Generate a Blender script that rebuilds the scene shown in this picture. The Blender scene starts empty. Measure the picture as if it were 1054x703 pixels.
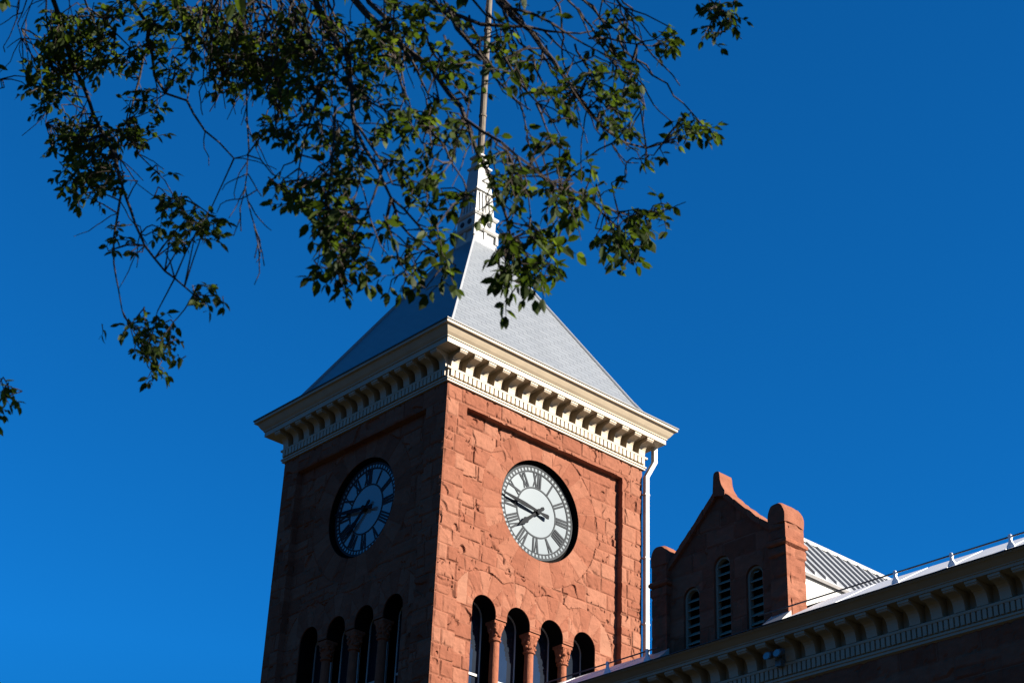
import bpy, math, random
from mathutils import Vector, noise
from bisect import bisect_right
random.seed(7)
R = math.radians
WX, WY = 7.0, 6.868            # tower plan, metres; near corner of the tower at x = y = 0
CAM = Vector((-24.485, -30.166, -20.946))
GZ = -22.55                    # ground level; heights are measured from the foot of the tower cornice
SUN = Vector((0.55, -1.0, 0.56)).normalized()
COL = bpy.context.scene.collection

# ------------------------------------------------------------------ helpers
class MB:
    """collects faces and links them as one mesh object"""
    def __init__(s): s.v = []; s.f = []; s.t = []; s.tone = 0.5
    def add(s, vs, fs, tone=None):
        o = len(s.v); s.v += [tuple(p) for p in vs]
        s.t += [s.tone if tone is None else tone] * len(vs)
        s.f += [tuple(o + i for i in f) for f in fs]
    def quad(s, a, b, c, d): s.add([a, b, c, d], [(0, 1, 2, 3)])
    def box(s, x0, x1, y0, y1, z0, z1, fn=None):
        vs = [(x, y, z) for z in (z0, z1) for y in (y0, y1) for x in (x0, x1)]
        if fn: vs = [fn(*p) for p in vs]
        s.add(vs, [(0, 2, 3, 1), (4, 5, 7, 6), (0, 1, 5, 4), (2, 6, 7, 3), (0, 4, 6, 2), (1, 3, 7, 5)])
    def prism(s, poly, fn, a, b):
        n = len(poly); vs = [fn(p[0], p[1], a) for p in poly] + [fn(p[0], p[1], b) for p in poly]
        s.add(vs, [tuple(range(n))[::-1], tuple(range(n, 2 * n))] + [(i, (i + 1) % n, n + (i + 1) % n, n + i) for i in range(n)])
    def tube(s, pts, rad, n=6, cap=True):
        pts = [Vector(p) for p in pts]; m = len(pts)
        if not hasattr(rad, '__len__'): rad = [rad] * m
        ref = None; vs = []
        for i, p in enumerate(pts):
            d = (pts[min(i + 1, m - 1)] - pts[max(i - 1, 0)])
            if d.length < 1e-6: d = Vector((0, 0, 1))
            d.normalize()
            if ref is None: ref = d.orthogonal().normalized()
            ref = (ref - d * ref.dot(d)); ref = ref.normalized() if ref.length > 1e-5 else d.orthogonal().normalized()
            q = d.cross(ref)
            for k in range(n):
                a = 2 * math.pi * k / n
                vs.append(p + (ref * math.cos(a) + q * math.sin(a)) * rad[i])
        fs = [(i * n + k, i * n + (k + 1) % n, (i + 1) * n + (k + 1) % n, (i + 1) * n + k) for i in range(m - 1) for k in range(n)]
        if cap: fs += [tuple(range(n))[::-1], tuple(range((m - 1) * n, m * n))]
        s.add(vs, fs)
    def lathe(s, prof, c, n=20, fn=None):
        vs = []
        for r, z in prof:
            for k in range(n):
                a = 2 * math.pi * k / n; p = (c[0] + r * math.cos(a), c[1] + r * math.sin(a), c[2] + z)
                vs.append(fn(*p) if fn else p)
        m = len(prof)
        s.add(vs, [(i * n + k, i * n + (k + 1) % n, (i + 1) * n + (k + 1) % n, (i + 1) * n + k) for i in range(m - 1) for k in range(n)]
              + [tuple(range(n))[::-1], tuple(range((m - 1) * n, m * n))])
    def build(s, name, mat, parent=None, smooth=False, **props):
        me = bpy.data.meshes.new(name)
        org = Vector((0, 0, 0)); q = parent
        while q is not None: org += q.location; q = q.parent
        me.from_pydata([tuple(Vector(p) - org) for p in s.v], [], s.f)
        at = me.attributes.new('tone', 'FLOAT', 'POINT'); at.data.foreach_set('value', s.t)
        if smooth: me.polygons.foreach_set('use_smooth', [True] * len(me.polygons))
        me.materials.append(mat); me.update()
        o = bpy.data.objects.new(name, me); COL.objects.link(o)
        if parent is not None: o.parent = parent
        for k, v in props.items(): o[k] = v
        return o

def thing(name, loc, label, cat, group=None):
    o = bpy.data.objects.new(name, None); COL.objects.link(o); o.location = loc
    o['label'] = label; o['category'] = cat
    if group: o['group'] = group
    return o

def copy_part(src, parent, offset):
    c = src.copy(); COL.objects.link(c); c.parent = parent; c.location = Vector(src.location) + Vector(offset)
    return c

# ------------------------------------------------------------------ materials
def mat(name, col, rough=0.6, metal=0.0, spec=0.4, var=0.0, scale=6.0, bump=0.0, bscale=40.0):
    m = bpy.data.materials.new(name); m.use_nodes = True; nt = m.node_tree; N = nt.nodes; L = nt.links
    b = N['Principled BSDF']
    b.inputs['Base Color'].default_value = (*col, 1); b.inputs['Roughness'].default_value = rough
    b.inputs['Metallic'].default_value = metal; b.inputs['Specular IOR Level'].default_value = spec
    tc = N.new('ShaderNodeTexCoord')
    if var:
        n = N.new('ShaderNodeTexNoise'); n.inputs['Scale'].default_value = scale; n.inputs['Detail'].default_value = 6
        n.inputs['Roughness'].default_value = .65
        L.new(tc.outputs['Object'], n.inputs['Vector'])
        r = N.new('ShaderNodeValToRGB'); r.color_ramp.elements[0].position = .3; r.color_ramp.elements[1].position = .72
        r.color_ramp.elements[0].color = (*[c * (1 - var) for c in col], 1); r.color_ramp.elements[1].color = (*[min(1, c * (1 + var)) for c in col], 1)
        L.new(n.outputs['Fac'], r.inputs['Fac']); L.new(r.outputs['Color'], b.inputs['Base Color'])
    if bump:
        n2 = N.new('ShaderNodeTexNoise'); n2.inputs['Scale'].default_value = bscale; n2.inputs['Detail'].default_value = 5
        L.new(tc.outputs['Object'], n2.inputs['Vector'])
        bp = N.new('ShaderNodeBump'); bp.inputs['Strength'].default_value = bump; bp.inputs['Distance'].default_value = .02
        L.new(n2.outputs['Fac'], bp.inputs['Height']); L.new(bp.outputs['Normal'], b.inputs['Normal'])
    return m

def stone_mat():
    m = bpy.data.materials.new('red_sandstone'); m.use_nodes = True; nt = m.node_tree; N = nt.nodes; L = nt.links
    b = N['Principled BSDF']; b.inputs['Roughness'].default_value = .92; b.inputs['Specular IOR Level'].default_value = .06
    at = N.new('ShaderNodeAttribute'); at.attribute_name = 'tone'
    r = N.new('ShaderNodeValToRGB'); cr = r.color_ramp
    cr.elements[0].position = 0.0; cr.elements[0].color = (.245, .118, .076, 1)          # mortar
    cr.elements[1].position = 1.0; cr.elements[1].color = (.222, .096, .060, 1)
    for p, c in ((.08, (.160, .058, .034)), (.35, (.180, .067, .040)), (.65, (.197, .078, .047)), (.85, (.208, .086, .053))):
        e = cr.elements.new(p); e.color = (*c, 1)
    L.new(at.outputs['Fac'], r.inputs['Fac'])
    tc = N.new('ShaderNodeTexCoord')
    mp = N.new('ShaderNodeMapping'); mp.inputs['Scale'].default_value = (1, 1, 2.2)
    L.new(tc.outputs['Object'], mp.inputs['Vector'])
    n = N.new('ShaderNodeTexNoise'); n.inputs['Scale'].default_value = 3.2; n.inputs['Detail'].default_value = 9; n.inputs['Roughness'].default_value = .7
    L.new(mp.outputs['Vector'], n.inputs['Vector'])
    mx = N.new('ShaderNodeMix'); mx.data_type = 'RGBA'; mx.blend_type = 'OVERLAY'; mx.inputs[0].default_value = .42
    r2 = N.new('ShaderNodeValToRGB'); r2.color_ramp.elements[0].position = .28; r2.color_ramp.elements[1].position = .74
    r2.color_ramp.elements[0].color = (.27, .27, .27, 1); r2.color_ramp.elements[1].color = (.7, .7, .7, 1)
    L.new(n.outputs['Fac'], r2.inputs['Fac']); L.new(r.outputs['Color'], mx.inputs[6]); L.new(r2.outputs['Color'], mx.inputs[7])
    L.new(mx.outputs[2], b.inputs['Base Color'])
    n2 = N.new('ShaderNodeTexNoise'); n2.inputs['Scale'].default_value = 14; n2.inputs['Detail'].default_value = 8; n2.inputs['Roughness'].default_value = .7
    L.new(tc.outputs['Object'], n2.inputs['Vector'])
    bp = N.new('ShaderNodeBump'); bp.inputs['Strength'].default_value = .5; bp.inputs['Distance'].default_value = .03
    L.new(n2.outputs['Fac'], bp.inputs['Height']); L.new(bp.outputs['Normal'], b.inputs['Normal'])
    return m

def shingle_mat():
    """grey metal shingles in courses: brick pattern over (along-the-eave, height)"""
    m = bpy.data.materials.new('grey_metal_shingle'); m.use_nodes = True; nt = m.node_tree; N = nt.nodes; L = nt.links
    b = N['Principled BSDF']; b.inputs['Roughness'].default_value = .38; b.inputs['Metallic'].default_value = .0
    b.inputs['Specular IOR Level'].default_value = .5
    uv = N.new('ShaderNodeUVMap'); uv.uv_map = 'courses'
    br = N.new('ShaderNodeTexBrick'); br.offset = .5; br.inputs['Scale'].default_value = 1.0
    br.inputs['Brick Width'].default_value = .44; br.inputs['Row Height'].default_value = .17
    br.inputs['Mortar Size'].default_value = .009; br.inputs['Mortar Smooth'].default_value = .1; br.inputs['Bias'].default_value = 0
    br.inputs['Color1'].default_value = (.140, .152, .166, 1); br.inputs['Color2'].default_value = (.158, .170, .184, 1)
    br.inputs['Mortar'].default_value = (.085, .092, .102, 1)
    L.new(uv.outputs['UV'], br.inputs['Vector'])
    n = N.new('ShaderNodeTexNoise'); n.inputs['Scale'].default_value = 1.3; n.inputs['Detail'].default_value = 7
    tc = N.new('ShaderNodeTexCoord'); L.new(tc.outputs['Object'], n.inputs['Vector'])
    r2 = N.new('ShaderNodeValToRGB'); r2.color_ramp.elements[0].color = (.36, .36, .36, 1); r2.color_ramp.elements[1].color = (.64, .64, .64, 1)
    L.new(n.outputs['Fac'], r2.inputs['Fac'])
    mx = N.new('ShaderNodeMix'); mx.data_type = 'RGBA'; mx.blend_type = 'OVERLAY'; mx.inputs[0].default_value = .35
    L.new(br.outputs['Color'], mx.inputs[6]); L.new(r2.outputs['Color'], mx.inputs[7]); L.new(mx.outputs[2], b.inputs['Base Color'])
    bp = N.new('ShaderNodeBump'); bp.inputs['Strength'].default_value = .6; bp.inputs['Distance'].default_value = .02; bp.invert = True
    L.new(br.outputs['Fac'], bp.inputs['Height']); L.new(bp.outputs['Normal'], b.inputs['Normal'])
    return m

def leaf_mat():
    m = bpy.data.materials.new('leaf'); m.use_nodes = True; nt = m.node_tree; N = nt.nodes; L = nt.links
    out = N['Material Output']; b = N['Principled BSDF']; b.inputs['Roughness'].default_value = .6; b.inputs['Specular IOR Level'].default_value = .15
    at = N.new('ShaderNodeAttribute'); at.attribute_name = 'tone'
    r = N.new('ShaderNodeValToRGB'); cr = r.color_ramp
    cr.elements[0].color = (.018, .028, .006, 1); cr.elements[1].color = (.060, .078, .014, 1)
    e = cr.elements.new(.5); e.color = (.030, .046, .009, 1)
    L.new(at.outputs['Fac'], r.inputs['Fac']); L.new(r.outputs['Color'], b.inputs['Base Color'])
    t = N.new('ShaderNodeBsdfTranslucent')
    g = N.new('ShaderNodeMix'); g.data_type = 'RGBA'; g.blend_type = 'MULTIPLY'; g.inputs[0].default_value = 1
    g.inputs[7].default_value = (2.3, 2.4, .9, 1); L.new(r.outputs['Color'], g.inputs[6]); L.new(g.outputs[2], t.inputs['Color'])
    ms = N.new('ShaderNodeMixShader'); ms.inputs[0].default_value = .42
    L.new(b.outputs[0], ms.inputs[1]); L.new(t.outputs[0], ms.inputs[2]); L.new(ms.outputs[0], out.inputs['Surface'])
    return m

M = dict(
    stone=stone_mat(),
    smooth_stone=mat('dressed_sandstone', (.205, .074, .042), .9, spec=.05, var=.22, scale=7, bump=.6, bscale=30),
    cream=mat('cream_paint', (.345, .278, .195), .5, spec=.25, var=.09, scale=2.2),
    eave_white=mat('white_roof_coating', (.80, .80, .79), .5, var=.05, scale=3),
    white=mat('white_paint', (.36, .355, .335), .5, spec=.2, var=.12, scale=2.6),
    dial=mat('white_dial_glass', (.150, .170, .175), .16, spec=.5, var=.03, scale=2),
    ring=mat('dial_grey', (.027, .031, .035), .6, spec=.08, var=.1, scale=9),
    numeral=mat('dial_dark_grey', (.019, .022, .026), .6, spec=.08, var=.1, scale=9),
    hand=mat('clock_hand_black', (.007, .008, .010), .6, spec=.05, var=.2, scale=9),
    glass=mat('window_glass', (.012, .016, .024), .04, spec=.9, var=.2, scale=1),
    dark=mat('recess_shade_black', (.006, .0055, .0055), .95, spec=.02, var=.2, scale=3),  # near-black colour standing in for shade inside the recesses
    shingle=shingle_mat(),
    metal=mat('galvanised_metal', (.24, .25, .265), .42, metal=.2, spec=.25, var=.08, scale=4),
    hip=mat('hip_cap_metal', (.25, .26, .27), .5, metal=.1, var=.06, scale=4),
    gutter=mat('dark_gutter_lip', (.03, .025, .022), .5, var=.15, scale=5),
    rail=mat('weathered_iron', (.085, .078, .075), .6, metal=.2, var=.2, scale=8),
    lamp=mat('fixture_grey', (.13, .15, .16), .45, metal=.2, var=.1, scale=9),
    lens=mat('fixture_lens', (.10, .13, .15), .08, spec=.8, var=.1, scale=4),
    pole=mat('weathered_pole', (.12, .098, .075), .7, spec=.1, var=.22, scale=6, bump=.2),
    louver=mat('louver_grey', (.24, .22, .17), .7, spec=.1, var=.08, scale=5),
    bark=mat('bark', (.040, .032, .027), .92, spec=.08, var=.4, scale=16, bump=.6, bscale=50),
    leaf=leaf_mat(),
    ground=mat('lawn', (.024, .023, .014), .95, spec=.05, var=.35, scale=.8, bump=.4, bscale=8),
)

# ------------------------------------------------------------------ rock-faced masonry
class Courses:
    """random ashlar: courses of blocks, some blocks split in two"""
    def __init__(s, seed, u0, u1, v0, v1, hmin=.34, hmax=.50, wmin=.45, wmax=1.05):
        rg = random.Random(seed); s.vb = [v1]; s.rows = []
        while s.vb[-1] > v0:
            s.vb.append(s.vb[-1] - rg.uniform(hmin, hmax)); ub = [u0]
            ub.append(u0 + rg.uniform(.2, .7)); sp = [rg.random(), rg.random()]; tn = [rg.random() for _ in range(4)]
            while ub[-1] < u1: ub.append(ub[-1] + rg.uniform(wmin, wmax)); sp.append(rg.random()); tn += [rg.random(), rg.random()]
            s.rows.append((ub, sp, tn + [.5] * 4))
        s.neg = [-v for v in s.vb]
    def at(s, u, v):
        i = min(max(bisect_right(s.neg, -v) - 1, 0), len(s.rows) - 1)
        ub, sp, tn = s.rows[i]; j = min(max(bisect_right(ub, u) - 1, 0), len(ub) - 2)
        t, b = s.vb[i], s.vb[i + 1]; k = 0
        if sp[min(j, len(sp) - 1)] < .10 and t - b > .4:
            mid = (t + b) / 2
            if v > mid: b = mid
            else: t = mid; k = 1
        e = min(u - ub[j], ub[j + 1] - u, t - v, v - b)
        return e, tn[min(2 * j + k, len(tn) - 1)], (u - (ub[j] + ub[j + 1]) / 2), (v - (t + b) / 2), i * 131 + j * 7 + k

def rock(u, v, e, tone, du, dv, bid, seed, amp=1.0):
    """outward displacement of a quarry-faced block"""
    if e < .0105: return .004 * amp, 0.02
    p = Vector((u * 1.0, v * 1.0, seed + bid * 3.7))
    n = noise.noise(p * 2.1) + .5 * noise.noise(p * 4.6)
    q = n * 2.1 + .8 * ((bid * 37 % 17) / 17 - .5)
    fl = math.floor(q); fr = q - fl; st = fl + min(1, max(0, (fr - .78) / .22))      # chipped plateaus with steep sides
    rg = (bid * 7919 % 1000) / 1000.0; rg2 = (bid * 104729 % 1000) / 1000.0
    tilt = du * (rg - .5) * .16 + dv * (rg2 - .5) * .22
    h = .026 + .0065 * st + tilt * .5 + .010 * noise.noise(p * 7.5) + .004 * noise.noise(p * 17)
    h -= .055 * min(1, max(0, (noise.noise(p * 2.9 + Vector((9, 4, 2))) - .36) / .06)) * max(0, noise.noise(p * 1.7) + .55)
    c1 = noise.noise(Vector((u * 4.4, v * 1.7, seed * 1.3 + bid * .9)))
    q1 = c1 - .10; h -= .068 * max(0, min(1, 1.25 - e / .11)) * min(1, max(0, q1 / .025)) * max(0, 1 - q1 / .16) * min(1, max(0, (noise.noise(p * 1.3 + Vector((3, 8, 1))) + .02) / .1))
    k = min(1, (e - .0105) / .025)
    return max(-.03, h * amp * (.25 + .75 * k)), .1 + .9 * min(1, max(0, tone + .12 * noise.noise(p * 1.5)))

def face_grid(mb, to3, us, vs, hfun, keep=None, bounds=(), hb=0.0, snap=.06):
    """height field over a wall face; cells outside keep() are left out and the rim is pulled onto the boundary polylines"""
    nu, nv = len(us), len(vs); K = {}
    for i in range(nu - 1):
        uc = (us[i] + us[i + 1]) / 2
        for j in range(nv - 1):
            if keep is None or keep(uc, (vs[j] + vs[j + 1]) / 2): K[(i, j)] = 1
    segs = [(Vector(a), Vector(b)) for pl in bounds for a, b in zip(pl[:-1], pl[1:])]
    idx = {}; V = []; T = []
    def vert(i, j):
        k = (i, j)
        if k in idx: return idx[k]
        u, v = us[i], vs[j]; h, t = hfun(u, v)
        if segs:
            cells = [(i - 1, j - 1), (i, j - 1), (i - 1, j), (i, j)]
            ins = [c for c in cells if 0 <= c[0] < nu - 1 and 0 <= c[1] < nv - 1]
            if any(c not in K for c in ins):
                p = Vector((u, v)); best = None
                for a, b in segs:
                    d = b - a; tt = max(0, min(1, (p - a).dot(d) / max(d.length_squared, 1e-9))); c = a + d * tt
                    l = (c - p).length
                    if best is None or l < best[0]: best = (l, c)
                if best[0] < snap: u, v = best[1]; h = hb(u, v) if callable(hb) else hb
        idx[k] = len(V); V.append(to3(u, v, h)); T.append(t); return idx[k]
    F = [(vert(i, j), vert(i + 1, j), vert(i + 1, j + 1), vert(i, j + 1)) for (i, j) in K]
    o = len(mb.v); mb.v += V; mb.t += T; mb.f += [tuple(o + a for a in f) for f in F]

def reveal(mb, to3, pl, h0, h1, tone=.4):
    n = len(pl); vs = [to3(u, v, h0) for u, v in pl] + [to3(u, v, h1) for u, v in pl]
    mb.add(vs, [(i, i + 1, n + i + 1, n + i) for i in range(n - 1)], tone)

def arc(cx, cz, r, a0, a1, n): return [(cx + r * math.cos(R(a0 + (a1 - a0) * i / n)), cz + r * math.sin(R(a0 + (a1 - a0) * i / n))) for i in range(n + 1)]
def lin(a, b, step):
    n = max(1, round((b - a) / step)); return [a + (b - a) * i / n for i in range(n + 1)]

# ------------------------------------------------------------------ the clock tower
tower = thing('clock_tower', (WX / 2, WY / 2, GZ), 'red sandstone clock tower with two white dials, cream bracketed cornice and grey pyramid roof', 'clock tower')
CU, CV, CR = 3.46, -2.34, 1.36            # clock centre (u, v) and radius of its opening
AC = [3.41 + (k - 1.5) * 1.13 for k in range(4)]; AV, AR = -5.53, .385
PD = .18                                  # depth of the sunk panel
ARC_D, CLK_D = .62, .34
faces = {'south': (lambda u, v, h: (u, -h, v), WX, 11), 'west': (lambda u, v, h: (-h, WY - u, v), WY, 23)}
PU0, PU1, PV1 = .67, 6.25, -.49

def arcade_outline(bottom):
    pl = [(AC[0] - AR, bottom)]
    for k, c in enumerate(AC):
        if k: pl.append((c - AR, AV - .10))
        pl += arc(c, AV, AR, 180, 0, 18)
        if k < 3: pl.append((c + AR, AV - .10))
    pl.append((AC[-1] + AR, bottom))
    return pl

wall = MB()
ABOT = -8.75
for fname, (to3, W, seed) in faces.items():
    cs = Courses(seed, 0, W, -23, 0.0)
    pu1 = W - (WX - PU1)
    def hfun(u, v, cs=cs, seed=seed, W=W, pu1=pu1):
        base = 0.0
        inp = PU0 < u < pu1 and v < PV1
        if inp: base = -PD
        e, tn, du, dv, bid = cs.at(u, v); amp = 1.0
        if inp:
            du_, dv_ = u - CU, v - CV; rr = math.hypot(du_, dv_)
            if rr < 2.02:
                a = math.degrees(math.atan2(dv_, du_)) % 360; n = 24; s_ = a * n / 360; k = int(s_); f = s_ - k
                e = min(min(f, 1 - f) * 2 * math.pi * rr / n, 2.02 - rr + .002); bid = 5000 + k; tn = (k * 0.377) % 1; du = 0; dv = 0; amp = .42
                if rr > 1.95: e = min(e, 1)
            elif v > AV - .6:
                c = min(AC, key=lambda c: abs(c - u)); du_, dv_ = u - c, v - AV; rr = math.hypot(du_, dv_)
                if dv_ > -.02 and rr < 1.0:
                    a = math.degrees(math.atan2(dv_, du_)); n = 7; s_ = a * n / 180; k = int(math.floor(s_)); f = s_ - k
                    e = min(min(f, 1 - f) * math.pi * rr / n, 1.0 - rr + .002, (.565 - abs(u - c) + .002) if rr > .56 else 9); bid = 6000 + k + int(c * 50); tn = (k * .377 + c) % 1; du = dv = 0; amp = .5
                elif u > AC[0] - AR - .0 and u < AC[-1] + AR and dv_ <= -.02: amp = .4
        h, t = rock(u, v, e, tn, du, dv, bid, seed, amp)
        ed = min(u, W - u)                       # keep the arrises of the tower straight-ish
        if ed < .05: h *= .35 + .65 * ed / .05
        return base + h, t
    def keep(u, v, W=W):
        if math.hypot(u - CU, v - CV) < CR: return False
        if ABOT < v < AV - .10 and AC[0] - AR < u < AC[-1] + AR: return False
        if v >= AV - .10 and v < AV + AR + .01:
            for c in AC:
                if abs(u - c) < AR and (v < AV or math.hypot(u - c, v - AV) < AR): return False
        return True
    us = sorted(set(lin(0, PU0, .023) + [PU0 + .004] + lin(PU0 + .02, pu1 - .02, .023) + [pu1 - .004] + lin(pu1, W, .023)))
    vs = sorted(set(lin(-22.55, -9.2, .16) + lin(-9.17, PV1 - .02, .023) + [PV1 - .004] + lin(PV1, 0.0, .023)))
    clk = arc(CU, CV, CR, 0, 360, 72); arcade = arcade_outline(ABOT) + [(AC[0] - AR, ABOT)]
    face_grid(wall, to3, us, vs, hfun, keep, [clk, arcade], hb=-PD + .012)
    reveal(wall, to3, clk, -PD + .012, -PD - .01)
    reveal(wall, to3, arcade, -PD + .012, -PD - .02, .35)
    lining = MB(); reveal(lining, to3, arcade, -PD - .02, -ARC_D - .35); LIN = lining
    # near-black sheet behind the arcade, painted as shade like the lining
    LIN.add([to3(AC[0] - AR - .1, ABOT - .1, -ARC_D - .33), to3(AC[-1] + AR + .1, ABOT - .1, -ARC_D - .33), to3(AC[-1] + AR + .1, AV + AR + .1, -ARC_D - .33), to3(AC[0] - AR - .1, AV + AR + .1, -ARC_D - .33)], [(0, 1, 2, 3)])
    LIN.build('arch_shade_lining', M['dark'], tower)  # lining is near-black: shade of the arch openings put into colour
# the two sides away from the street, and the top
wall.add([(WX, 0, GZ), (WX, WY, GZ), (WX, WY, 0), (WX, 0, 0)], [(0, 1, 2, 3)], .5)
wall.add([(0, WY, GZ), (WX, WY, GZ), (WX, WY, 0), (0, WY, 0)], [(0, 1, 2, 3)], .5)
wall.add([(.02, .02, .02), (WX - .02, .02, .02), (WX - .02, WY - .02, .02), (.02, WY - .02, .02)], [(0, 1, 2, 3)], .5)
wall.build('wall', M['stone'], tower)

# cornice: one profile mitred round the four sides
CPROF = [(-.05, -.004), (.070, -.004), (.070, .045), (.095, .055), (.095, .095), (.060, .105), (.060, .315), (.112, .320), (.118, .345), (.118, .372), (-.08, .384),
         (-.08, .785), (.470, .785), (.470, .925), (.498, .930), (.498, .955), (.515, .975), (.555, 1.02), (.60, 1.09), (.645, 1.165), (.695, 1.172), (.705, 1.185), (.705, 1.25)]
def ring(mb, prof, x0, x1, y0, y1, zo=0.0, close=False):
    vs = []
    for d, z in prof: vs += [(x0 - d, y0 - d, z + zo), (x1 + d, y0 - d, z + zo), (x1 + d, y1 + d, z + zo), (x0 - d, y1 + d, z + zo)]
    n = len(prof); fs = [(4 * i + k, 4 * i + (k + 1) % 4, 4 * i + 4 + (k + 1) % 4, 4 * i + 4 + k) for i in range(n - 1) for k in range(4)]
    if close: fs += [(3, 2, 1, 0), tuple(4 * (n - 1) + k for k in range(4))]
    mb.add(vs, fs)
cor = MB(); ring(cor, CPROF, 0, WX, 0, WY)
cornice = cor.build('cornice', M['cream'], tower)
DW = .104; nd = 48; dn = MB(); dw = MB()
for k in range(nd):
    c = -.02 + (WX + .04) * (k + .5) / nd; dn.box(c - DW / 2, c + DW / 2, -.118, -.058, .135, .312)
    c = -.02 + (WY + .04) * (k + .5) / nd; dw.box(-.118, -.058, c - DW / 2, c + DW / 2, .135, .312)
dn.build('dentil_band', M['cream'], cornice); dw.build('dentil_band', M['cream'], cornice)
gl = MB(); ring(gl, [(.705, 1.252), (.73, 1.252), (.73, 1.285), (.60, 1.29)], 0, WX, 0, WY)
gl.build('gutter_lip', M['gutter'], cornice)
BPOLY = [(-.1, .70), (-.1, .388), (.108, .388), (.116, .46), (.128, .53), (.150, .59), (.195, .640), (.26, .668), (.34, .680), (.405, .686), (.425, .706), (.425, .778), (-.1, .778)]
def bracket_mesh(fn, w=.235):
    b = MB(); b.prism(BPOLY[1:], fn, -w / 2, w / 2)
    cap = [(.425, .722), (.442, .728), (.446, .745), (.446, .783), (.425, .783)]
    b.prism(cap, fn, -w / 2 - .006, w / 2 + .006); return b
# one bracket for each street side, then copies
def brackets(parent, fn, step_vec, n):
    src = bracket_mesh(fn).build('bracket', M['cream'], parent)
    for k in range(1, n): copy_part(src, parent, Vector(step_vec) * k)
NB = 15
brackets(cornice, lambda d, z, w: (.11 + w, -d, z), ((WX - .22) / (NB - 1), 0, 0), NB)
brackets(cornice, lambda d, z, w: (-d, .11 + w, z), (0, (WY - .22) / (NB - 1), 0), NB)

# pyramid roof with a slight flare at the eaves
RP = [(4.02, 1.27), (3.84, 1.38), (3.66, 1.56), (3.49, 1.79), (3.31, 2.07), (.80, 6.40), (.36, 7.18)]
def rect_at(h, z):
    hx, hy = h + (WX - 7) / 2, h * (WY / 7.0); cx, cy = WX / 2, WY / 2
    return [(cx - hx, cy - hy, z), (cx + hx, cy - hy, z), (cx + hx, cy + hy, z), (cx - hx, cy + hy, z)]
rf = MB(); pr = [rect_at(h, z) for h, z in RP]
for k in range(4):
    for i in range(len(RP) - 1):
        rf.add([pr[i][k], pr[i][(k + 1) % 4], pr[i + 1][(k + 1) % 4], pr[i + 1][k]], [(0, 1, 2, 3)])
roof = rf.build('roof', M['shingle'], tower)
uvl = roof.data.uv_layers.new(name='courses')
sl = [0]
for a, b in zip(RP[:-1], RP[1:]): sl.append(sl[-1] + math.hypot(a[0] - b[0], a[1] - b[1]))
for p in roof.data.polygons:
    i = p.index % (len(RP) - 1)
    for q, li in enumerate(p.loop_indices):
        hh = RP[i][0] if q < 2 else RP[i + 1][0]
        uvl.data[li].uv = ((-hh if q in (0, 3) else hh) + 20, sl[i] if q < 2 else sl[i + 1])
for k in range(4):
    hc = MB(); pts = [Vector(pr[i][k]) for i in range(len(RP))]
    hc.tube([p + Vector((0, 0, .02)) for p in pts], .045, 6); hc.build('hip_cap', M['hip'], roof)

# spire: stacked square stages
sp = MB(); SX, SY = WX / 2, WY / 2
def stage(prof): ring(sp, [(r, z) for r, z in prof], SX, SX, SY, SY, 0, True)
stage([(.44, 6.98), (.44, 7.18), (.40, 7.19), (.40, 7.46), (.46, 7.47), (.50, 7.53), (.50, 7.58), (.40, 7.60), (.40, 7.98), (.43, 7.99), (.47, 8.05), (.47, 8.10), (.36, 8.13), (.335, 8.62),
       (.30, 8.90), (.37, 8.93), (.37, 8.98), (.29, 9.02), (.225, 9.85), (.27, 9.88), (.27, 9.93), (.20, 9.96), (.17, 10.28), (.23, 10.30), (.23, 10.36), (.13, 10.40)])
spire = sp.build('spire', M['white'], tower)
def strip_(x0, x1, y0, y1, z0, z1, fn=None):
    q = MB(); q.box(x0, x1, y0, y1, z0, z1, fn); q.build('spire_pilaster', M['white'], spire)
for t_ in (-.20, -.07, .07, .20):
    for s_ in (-1, 1):
        strip_(-.035, .035, 0, .05, 0, .72, lambda x, y, z: (SX + (t_ + x) * (1 - .12 * z), SY + s_ * (.345 + y - .062 * z), 8.15 + z))
        strip_(-.035, .035, 0, .05, 0, .72, lambda x, y, z: (SX + s_ * (.345 + y - .062 * z), SY + (t_ + x) * (1 - .12 * z), 8.15 + z))
for sx in (-1, 1):
    for sy in (-1, 1): strip_(SX + sx * .43 - .045, SX + sx * .43 + .045, SY + sy * .43 - .045, SY + sy * .43 + .045, 7.20, 7.46)
for s_ in (-1, 1):
    strip_(SX - .05, SX + .05, SY + s_ * .41 - .03, SY + s_ * .41 + .03, 7.20, 7.46); strip_(SX + s_ * .41 - .03, SX + s_ * .41 + .03, SY - .05, SY + .05, 7.20, 7.46)
for t_ in (-.16, .16):
    for s_ in (-1, 1):
        ro = MB(); ro.lathe([(.085, 0), (.085, .02), (.05, .02)], (0, 0, 0), 14, lambda x, y, z: (SX + t_ + x, SY + s_ * (.40 + z), 7.80 + y)); ro.build('rosette', M['ring'], spire)
        ro = MB(); ro.lathe([(.085, 0), (.085, .02), (.05, .02)], (0, 0, 0), 14, lambda x, y, z: (SX + s_ * (.40 + z), SY + t_ + x, 7.80 + y)); ro.build('rosette', M['ring'], spire)
pm = MB(); pm.tube([(SX, SY, 10.3), (SX, SY, 12), (SX, SY, 17), (SX, SY, 21)], [.11, .105, .095, .06], 12)
pm.lathe([(.02, 0), (.12, .05), (.16, .16), (.12, .27), (.02, .32)], (SX, SY, 21), 12)
for z in (11.9, 13.6, 15.3): pm.lathe([(.125, 0), (.125, .07)], (SX, SY, z), 12)
pm.build('flagpole', M['pole'], tower, smooth=False)

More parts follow.
